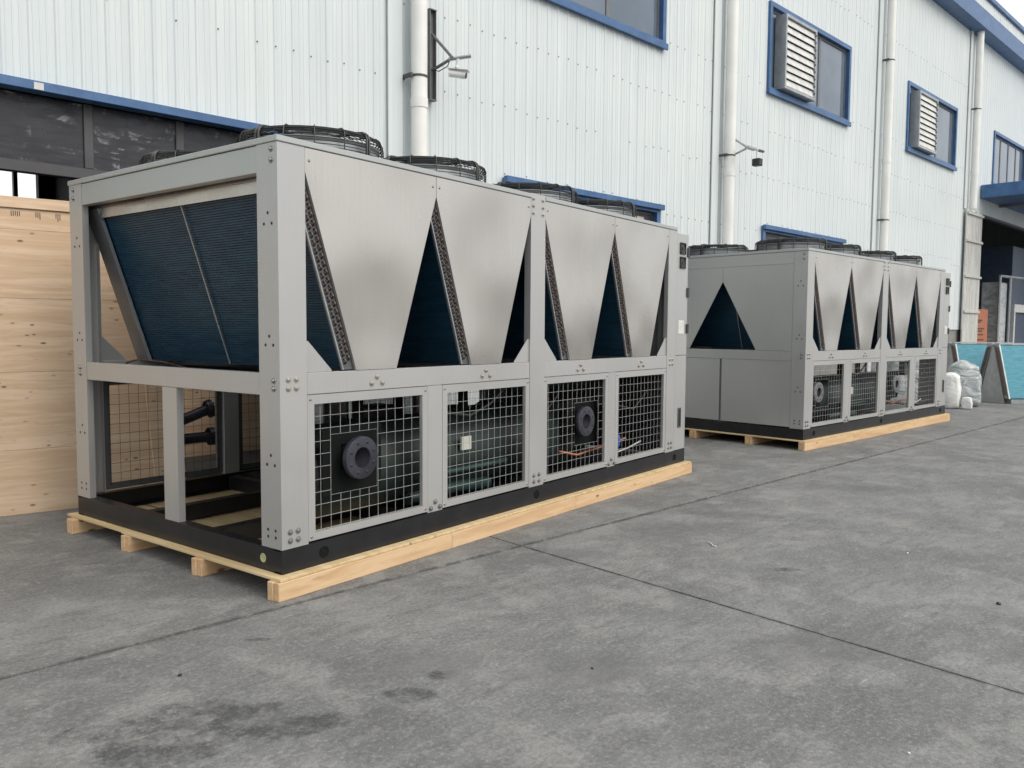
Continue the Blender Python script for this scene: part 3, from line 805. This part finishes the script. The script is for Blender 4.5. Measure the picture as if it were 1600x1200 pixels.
    # compressors
    def compressor(x0):
        cp = part(MB().lathe([(.0001, 0), (.16, .01), (.20, .05), (.21, .10), (.25, .12), (.25, .16), (.22, .18), (.23, .60), (.26, .62), (.26, .68), (.20, .70), (.19, .92), (.0001, .95)], (x0, 1.25, .57), 'x', 28), 'compressor', 'machine_green')
        part(MB().box(x0+.30, x0+.58, 1.05, 1.25, .74, .90, .02), 'terminal_box', 'black_plastic', cp)
        for x in (x0+.15, x0+.72): part(MB().box(x, x+.08, 1.05, 1.45, .256, .42, .01), 'mount', 'black_paint', cp)
        part(MB().tube([(x0+.8, 1.25, .72), (x0+.8, 1.25, 1.1), (x0+.8, .9, 1.12), (x0+.8, .51, 1.1), (x0+.8, .51, .86)], .045, 12), 'suction_pipe', 'black_rubber', cp)
    compressor(1.35)
    part(MB().tube([(1.5, 1.85, .45), (2.2, 1.85, .45)], .15, 18), 'oil_separator', 'machine_green')
    part(MB().box(1.74, 1.85, .165, .185, .62, .72, .002), 'name_plate', 'label_grey')
    part(MB().tube([(1.3, .30, .31), (1.8, .28, .33), (2.2, .30, .30)], .05, 10), 'liquid_line', 'machine_green')
    part(MB().tube([(3.1, .22, .45), (3.3, .16, .40), (3.8, .16, .43), (4.2, .17, .46)], .014, 8), 'liquid_pipe', 'copper')
    part(MB().tube([(3.75, .15, .36), (3.9, .16, .33), (4.25, .16, .36), (4.5, .16, .40)], .008, 6), 'sensor_cable', 'label_grey')
    for x in (1.02, 2.75): part(MB().tube([(x, .50, .86), (x, .50, 1.06), (x+.12, .62, 1.12), (x+.5, 1.1, 1.12)], .04, 12), 'insulated_pipe', 'black_rubber')
    for pts in ([(1.40, .14, 1.05), (1.55, .15, .92), (1.80, .14, .88), (2.05, .15, .95), (2.25, .14, 1.08)], [(2.62, .16, .98), (2.8, .15, .84), (2.98, .16, .95), (3.06, .18, 1.1)], [(3.78, .14, 1.04), (4.0, .15, .80), (4.3, .14, .74), (4.62, .15, .92)]):
        part(MB().tube(pts, .011, 7), 'cable_loom', 'black_plastic')
    part(MB().tube([(1.42, .17, .48), (2.28, .17, .48)], .022, 10), 'oil_line', 'machine_green')
    part(MB().box(3.86, 4.10, .20, .30, .82, 1.04, .01), 'junction_box', 'dark_grey_metal')
    vb = part(MB().lathe([(.0001, 0), (.03, .002), (.035, .02), (.035, .09), (.028, .11), (.0001, .115)], (4.02, .16, .40), 'z', 14), 'expansion_valve', 'valve_blue')
    return dict(part=part)

chA = thing('air_cooled_chiller', 'nearer silver grey chiller with an open framed end showing its slanted blue coil', 'chiller', (0, 0, ZP), 0, 'air-cooled chillers on pallets')
make_chiller(chA)
refresh()
chB = copy_tree(chA)
C2 = (7.6844, -.4622); T2 = -.1523
chB.location = (*C2, ZP); chB.rotation_euler = (0, 0, T2)
chB['label'] = 'farther grey chiller with closed sheet panels and a dark triangle on its end'
# extras of the near chiller
pa = lambda m, name, mat, root: m.build(name, mat, root, OFF)
pa(MB().prism([(1.068, .2655), (1.236, .2655), (1.236, 1.1365), (1.068, 1.1365)], 'x', .004, .010), 'end_mullion', 'grey_metal', chA)
pa(MB().box(.0105, .05, 1.068, 1.076, .2655, 1.1365), 'mullion_lip', 'grey_metal', chA)
pa(MB().lathe([(.0001, 0), (.022, -.0005), (.025, -.002), (.027, 0)], (-.0008, .175, .195), 'x', 20), 'end_hole', 'plug_green', chA)
pa(MB().box(4.70, 4.72, .08, WY-.08, .27, 1.195), 'rear_bulkhead', 'black_paint', chA)
cp = pa(MB().lathe([(.0001, 0), (.16, .01), (.20, .05), (.21, .10), (.25, .12), (.25, .16), (.22, .18), (.23, .60), (.26, .62), (.26, .68), (.20, .70), (.19, .92), (.0001, .95)], (2.75, 1.25, .57), 'x', 28), 'compressor', 'machine_green', chA)
pa(MB().tube([(2.7, .75, .45), (4.2, .75, .45)], .17, 18), 'oil_separator', 'black_rubber', chA)
pa(MB().tube([(3.0, .8, 1.02), (4.4, .8, 1.02)], .11, 16), 'economizer', 'machine_green', chA)
# end cladding of the far chiller
for s in (1, -1):
    Y = lambda y: y if s == 1 else WY-y
    pa(MB().prism([(Y(.1905), 2.386), (Y(1.218), 2.386), (Y(1.218), 2.19), (Y(.70), 1.2665), (Y(.1905), 1.2665)], 'x', .002, .006), 'end_panel', 'grey_metal', chB)
    pa(MB().box(.004, .03, Y(.1905), Y(1.212 if s == 1 else 1.194), .278, 1.1365, .003), 'end_door', 'grey_metal', chB)
pa(MB().box(.008, .02, 1.2135, 1.2445, .2655, 1.1365), 'door_stile', 'dark_grey_metal', chB)
pa(MB().box(.0, .0015, .1905, WY-.1905, 2.388, 2.5385), 'top_cover', 'grey_metal', chB)

for o in bpy.data.objects:
    if o.parent == chB and o.name.split('.')[0] in ('water_flange', 'insulation_plate'): o.location.x -= .16
    if o.parent == chB and o.name.split('.')[0] == 'water_flange': o.data = o.data.copy(); o.data.materials[0] = M['steel_grey']
# ------------------------------------------------------------------ pallets
def pallet(loc, rz, label):
    p = thing('wooden_pallet', label, 'pallet', loc, rz, 'wooden pallets under the chillers')
    rn = random.Random(label)
    for y in (-.04, .72, 1.59, 2.38):
        for dy in (0, .047):
            cuts = [-.08+rn.uniform(-.012, .012), 1.37 if dy == 0 else 2.0, 2.95 if dy == 0 else 3.9, 5.24]
            for a, b in zip(cuts, cuts[1:]):
                MB().box(a+.001, b-.001, y+dy-.028, y+dy+.018, 0, .106+rn.uniform(-.001, .001), .003).build('skid_board', 'pine', p)
    for a, b in ((-.055, 1.2), (1.205, 2.4), (2.405, 3.8), (3.805, 5.22)):
        for y0, y1 in ((-.062, 1.70), (1.705, 2.52)):
            e = rn.uniform(-.012, .012) if a < 0 else 0
            MB().box(a+e, b, y0, y1, .1075, .1245, .002).build('deck_board', 'pine_cross', p)
    return p
pallet((0, 0, 0), 0, 'pale pine pallet on skids under the nearer open-ended chiller')
pallet((*C2, 0), T2, 'pale pine pallet on skids under the farther closed-end chiller')

# ------------------------------------------------------------------ plywood crate and leaning sheets at the left
CT = R(-16)
crate = thing('plywood_crate', 'tall plywood crate with wide horizontal boards behind the nearer chiller', 'crate', (-.18, 3.375, 0), CT)
x0, x1 = -2.6, 1.19
for z0, z1 in ((.0, .526), (.527, 1.154), (1.155, 1.744), (1.745, 2.29), (2.291, 2.455)):
    MB().box(x0, x1, 0, .018, z0+.0004, z1-.0004, .001).build('board', 'plywood', crate)
MB().box(x0, x1, -.02, .03, 2.457, 2.545, .003).build('top_batten', 'plywood', crate)
MB().box(x1-.02, x1, .0185, .42, 0, 2.455, .002).build('end_board', 'plywood_end', crate)
MB().box(x0, x1-.021, .40, .42, 0, 2.455).build('back_board', 'plywood_end', crate)
MB().box(x0, x1-.021, .0185, .399, 2.42, 2.455).build('lid_board', 'plywood', crate)
m = MB()
rn = random.Random(5)
u = .14
while u < 1.15:
    for k in range(rn.randint(3, 6)): m.box(u, u+.006, -.0012, -.0002, 2.37+rn.uniform(0, .03), 2.435); u += .014
    u += .10
o = m.build('stencil_mark', 'box_print', crate); o['kind'] = 'stuff'
def tilted(name, label, base, rz, tilt, w_, h, th, mat, cat):
    """board whose own plane is tilted sideways (rotated in its plane)"""
    o = MB().box(-w_/2, w_/2, 0, th, 0, h, .002).build(name, mat)
    o.matrix_world = Matrix.Translation(base) @ Matrix.Rotation(rz, 4, 'Z') @ Matrix.Rotation(tilt, 4, 'Y')
    return tag(o, label, cat)
tilted('plywood_sheet', 'narrow plywood sheet tilted against the crate behind the open chiller end', (1.045, 2.95, .012), CT, R(-4.5), .26, 1.25, .02, 'plywood', 'plywood')
o = MB().box(0, 2.0, 0, .02, 0, 1.5, .002).build('plywood_board', 'plywood')
o.matrix_world = Matrix.Translation(wl(1.1, WD+1.2, .022)) @ Matrix.Rotation(WT, 4, 'Z') @ Matrix.Rotation(R(-7), 4, 'X')
tag(o, 'shaded brown plywood board standing inside the hall doorway behind the open chiller end', 'plywood')
for u in (1.4, 2.7): MB().prism([(.02, 0), (.22, 0), (.19, 1.4), (.17, 1.4)], 'x', u-1.1, u-1.06).build('strut', 'plywood_end', o)

sp = thing('pipe_spool', 'dark flanged pipe spool with two branches standing behind the open chiller', 'pipe spool', (1.115, 3.16, 0), R(0))
MB().lathe([(.0001, 0), (.09, 0), (.09, .02), (.05, .022), (.05, .90), (.0001, .91)], (0, 0, 0), 'z', 20).build('standpipe', 'cast_iron', sp)
for p0, p1 in (((0, 0, .62), (.37, -.07, .755)), ((0, 0, .49), (.38, -.07, .50))):
    br = MB().tube([p0, p1], .05, 16).build('branch_pipe', 'cast_iron', sp)
    d = (Vector(p1)-Vector(p0)).normalized(); e = Vector(p1)
    for k in (0, .026): MB().tube([e+d*k, e+d*(k+.022)], .085, 20).build('pipe_flange', 'cast_iron', br)
    for k in range(8):
        q = d.cross(Vector((0, 0, 1))).normalized(); q2 = d.cross(q); an = math.pi*k/4; o_ = (q*math.cos(an)+q2*math.sin(an))*.066
        MB().tube([e+o_-d*.015, e+o_+d*.065], .008, 6).build('bolt', 'black_plastic', br)

# ------------------------------------------------------------------ CCTV cameras
cc = thing('cctv_camera', 'white bullet security camera on a steel bracket right of the first downpipe', 'security camera', wl(4.185, WD-.025, 4.33), WT, 'cameras on the hall wall')
MB().prism([(-.05, -.01), (.05, -.01), (.05, -.07), (.042, -.07), (.042, -.018), (-.042, -.018), (-.042, -.07), (-.05, -.07)], 'z', 0, 1.08).build('back_channel', 'steel_grey', cc)
for z in (0, 1.08): MB().box(-.055, .055, -.075, -.005, z-.006, z+.006).build('end_cap', 'steel_grey', cc)
B0 = Vector((-.02, -.46, .41))
MB().tube([(0, -.05, .79), tuple(B0)], .02, 6).build('brace', 'steel_grey', cc)
MB().tube([(0, -.05, .36), tuple(B0)], .02, 6).build('arm', 'steel_grey', cc)
MB().tube([tuple(B0-Vector((.02, -.05, .01))), (.13, -.62, .43)], .022, 4).build('mount_bar', 'galv_sheet', cc)
MB().tube([(.03, -.50, .40), (.03, -.50, .33), (.0, -.50, .29)], .02, 10).build('ball_joint', 'white_plastic', cc)
bd = MB().tube([(-.02, -.40, .245), (.11, -.55, .215)], .042, 16).build('camera_body', 'white_plastic', cc)
d = (Vector((.11, -.55, .215))-Vector((-.02, -.40, .245))).normalized()
e = Vector((.11, -.55, .215))
MB().tube([e+d*.0, e+d*.012], .034, 16).build('lens_face', 'black_plastic', bd)
MB().add([Vector(p) for p in ((-.07, -.42, .297), (.03, -.35, .297), (.18, -.55, .266), (.08, -.62, .266), (-.07, -.42, .292), (.03, -.35, .292), (.18, -.55, .261), (.08, -.62, .261))], [(3, 2, 1, 0), (4, 5, 6, 7), (0, 1, 5, 4), (1, 2, 6, 5), (2, 3, 7, 6), (3, 0, 4, 7)]).build('sun_hood', 'white_plastic', bd)
MB().tube([(0, -.08, .36), (-.02, -.2, .31), (-.03, -.38, .33), (-.03, -.42, .39)], .006, 5).build('cable', 'black_rubber', cc)
c2 = thing('cctv_camera', 'small black box camera hanging from a bracket right of the second downpipe', 'security camera', wl(11.15, WD-.025, 4.7), WT, 'cameras on the hall wall')
MB().box(-.05, .05, -.03, 0, -.05, .5, .003).build('back_plate', 'galv_sheet', c2)
MB().tube([(0, -.03, .35), (-.22, -.5, .05)], .02, 6).build('brace', 'galv_sheet', c2)
MB().tube([(0, -.03, .0), (-.22, -.5, .05)], .02, 6).build('arm', 'galv_sheet', c2)
MB().box(-.30, .0, -.56, -.48, .03, .07, .004).build('mount_bar', 'galv_sheet', c2)
MB().box(.12, .3, -.54, -.49, .04, .075, .003).build('mount_tip', 'dark_steel', c2)
MB().box(.0, .12, -.53, -.50, .045, .065).build('mount_link', 'galv_sheet', c2)
MB().tube([(.07, -.515, .045), (.07, -.515, -.1)], .012, 8).build('drop_rod', 'white_plastic', c2)
MB().box(.01, .14, -.60, -.45, -.23, -.10, .012).build('camera_body', 'black_plastic', c2)

# ------------------------------------------------------------------ loading bay clutter
hd = thing('plank_hoarding', 'tall weathered grey plank panel standing at the hall corner under the pipe', 'hoarding', wl(24.15, WD-.12), WT)
for k in range(5):
    MB().box(k*.29+.003, k*.29+.285, 0, .04+.006*(k % 2), 0, 5.15-.03*(k % 3), .004).build('plank', 'weathered_plank', hd)
for z in (2.1, 3.15, 4.2, 5.0): MB().box(0, 1.45, -.05, -.001, z, z+.07, .004).build('batten', 'weathered_plank', hd)
ob = thing('orange_carton', 'orange printed carton standing inside the loading bay', 'carton', wl(27.55, WD+.5), WT)
MB().box(0, 1.25, 0, .9, 0.02, 2.3, .01).build('carton_body', 'orange_box', ob)
for zz, w_ in ((1.9, .5), (1.84, .3), (1.62, .7), (1.54, .5), (1.42, .6), (1.25, .7), (1.1, .4)):
    MB().box(.2, .2+w_, -.003, -.0005, zz, zz+.05).build('print_line', 'box_print', ob)
rk = thing('wrapped_rack', 'grey plastic-wrapped rack standing in the loading bay', 'rack', wl(30.0, WD+.5), WT)
for x in (0, 1.25):
    MB().tube([(x, 0, 0.02), (x, 0, 3.5)], .05, 8).build('upright', 'galv_sheet', rk)
MB().tube([(0, 0, 3.5), (3.2, 0, 3.55)], .05, 8).build('top_bar', 'galv_sheet', rk)
MB().box(.1, 1.1, .05, .6, .02, 3.3, .03).build('wrap', 'plastic_wrap', rk)
bm_ = thing('blue_machine', 'blue machine with a white frame deep in the loading bay', 'machine', wl(33.0, WD+.9), WT)
MB().box(0, 3.4, 0, 1.5, 0.02, 4.8, .01).build('machine_body', 'machine_blue', bm_)
MB().frame('y', (.05, 3.0, .9, 2.6), (.22, 2.85, 1.1, 2.3), -.12, -.002).build('white_frame', 'offwhite', bm_)

# A-frame coil sections waiting in the yard
def coil_unit(label, loc, rz, L=1.9, h=1.25, half=.55):
    c_ = thing('coil_section', label, 'coil', loc, rz, 'A-frame coil sections in the yard')
    k = .05; th = .12
    # long axis local x; triangular ends at x=0 and x=L
    for s in (1, -1):
        pr = [(s*k, h), (s*(k+th), h), (s*half, .12), (s*(half-th), .12)]
        cb = MB().prism(pr, 'x', .05, L-.05).build('coil_slab', 'cyan_fin', c_)
        for x in (.02, L-.05): MB().prism([(s*(k-.01), h+.012), (s*(k+th+.012), h+.012), (s*(half+.015), .11), (s*(half-th-.01), .11)], 'x', x, x+.03).build('tube_sheet', 'galv_sheet', cb)
        MB().box(.02, L-.02, s*k, s*(k+th+.02), h+.013, h+.04).build('top_rail', 'light_grey', cb)
        m = MB()
        for i in range(20):
            for row in (0, 1, 2):
                f = (i+.33*row+.5)/21; z = .14+(h-.16)*(1-f); y = s*((k+th*(.2+.3*row))+(half-th-k)*f)
                m.tube([(.02, y, z+.016), (-.02, y, z+.01), (-.02, y, z-.01), (.02, y, z-.016)], .007, 4, False)
        rb = m.build('return_bends', 'bend_copper', cb); rb['kind'] = 'stuff'
    for x in (.0, L-.012):
        MB().prism([(-k+.01, h-.02), (k-.01, h-.02), (half-th-.02, .0), (-(half-th-.02), .0)], 'x', x+.03, x+.04).build('end_sheet', 'light_grey', c_)
    MB().box(.1, L-.1, -(half-.02), half-.02, 0.0, .10, .004).build('base_tray', 'galv_sheet', c_)
    return c_
CR = A_ - R(90) + R(6)
coil_unit('blue-green A-frame coil section at the right edge of the photo', (17.72, -1.33, 0), CR)
coil_unit('blue-green A-frame coil section behind the plastic-wrapped bundle', (18.6, -.35, 0), CR, 1.5)

# wrapped bundles
def bundle(label, loc, rz, sx, sy, sz, mat, seed, cat='bundle', name='wrapped_bundle', amp=.06, taper=.15):
    bm = bmesh.new(); bmesh.ops.create_cube(bm, size=1)
    bmesh.ops.subdivide_edges(bm, edges=bm.edges[:], cuts=9, use_grid_fill=True)
    for v_ in bm.verts:
        p = v_.co.copy(); q = p.normalized()*.62
        p = p.lerp(q, .5); zf = p.z+.5
        k = 1-taper*zf
        P_2 = Vector((p.x*sx*k, p.y*sy*k, max(0, zf)*sz))
        nz = mnoise.noise_vector(Vector((P_2.x*3+seed, P_2.y*3, P_2.z*3)))*amp + mnoise.noise_vector(Vector((P_2.x*9+seed, P_2.y*9, P_2.z*9)))*amp*.35
        P_2 += nz*min(1, zf*6); P_2.z = max(0, P_2.z); v_.co = P_2
    me = bpy.data.meshes.new(name); bm.to_mesh(me); bm.free(); me.materials.append(M[mat]); me.polygons.foreach_set('use_smooth', [True]*len(me.polygons))
    o = link(name, me, None, loc, (0, 0, rz)); return tag(o, label, cat)
def gp(px, depth):      # ground point seen at picture column px and distance depth (m)
    d = fw + rt2*((px-800)/1269.07); P = CP+d*depth; return (P.x, P.y, 0)
bundle('clear plastic-wrapped bundle slumped beside the coil sections', gp(1506, 16.9), .3, .66, .6, .88, 'plastic_wrap', 2.)
bundle('upright white sack in front of the clear plastic-wrapped bundle', gp(1484, 16.3), .1, .42, .4, .68, 'white_sack', 5., 'sack', 'white_sack', .03)
bundle('small crumpled cream bag on the ground beside the white sack', gp(1512, 16.1), .1, .2, .2, .22, 'white_sack', 8., 'bag', 'crumpled_bag', .04)
bundle('large white wrapped bundle seen through the farther chiller mesh', gp(1412, 16.6), .4, 1.0, .8, 1.15, 'plastic_wrap', 11.)
bundle('blue and white wrapped bundle seen through the last mesh panel', gp(1446, 16.8), .2, .5, .5, 1.05, 'blue_wrap', 14.)

# ------------------------------------------------------------------ small litter
o = MB().tube([(2.62, -1.41, .006), (2.60, -1.44, .008), (2.56, -1.47, .006), (2.55, -1.50, .005)], .004, 5).build('cable_tie', 'white_plastic'); tag(o, 'white cut cable tie lying on the concrete near the slab joint', 'cable tie')
def pebble(x, y, r, mat, label, seed, cat='pebble'):
    o = bundle(label, (x, y, 0), seed, r, r*.8, r*.5, mat, seed, cat, cat.replace(' ', '_'), r*.15); return o
for (px, py, r, mt, lb, ct) in ((2.40, -3.235, .022, 'dull_copper', 'small dark leaf-like scrap at the right on the concrete', 'scrap'), (.33, -3.19, .010, 'offwhite', 'tiny white crumb on the concrete at the bottom right', 'crumb'),
                            (.25, -1.9, .012, 'joint_dirt', 'small dark pebble on the open concrete in the middle', 'pebble'), (-.93, -.52, .016, 'joint_dirt', 'small dark pebble below the long slab joint at the left', 'pebble'),
                            (3.22, -2.6, .015, 'offwhite', 'small pale pebble on the concrete toward the right', 'pebble')):
    pebble(px, py, r, mt, lb, px*3, ct)
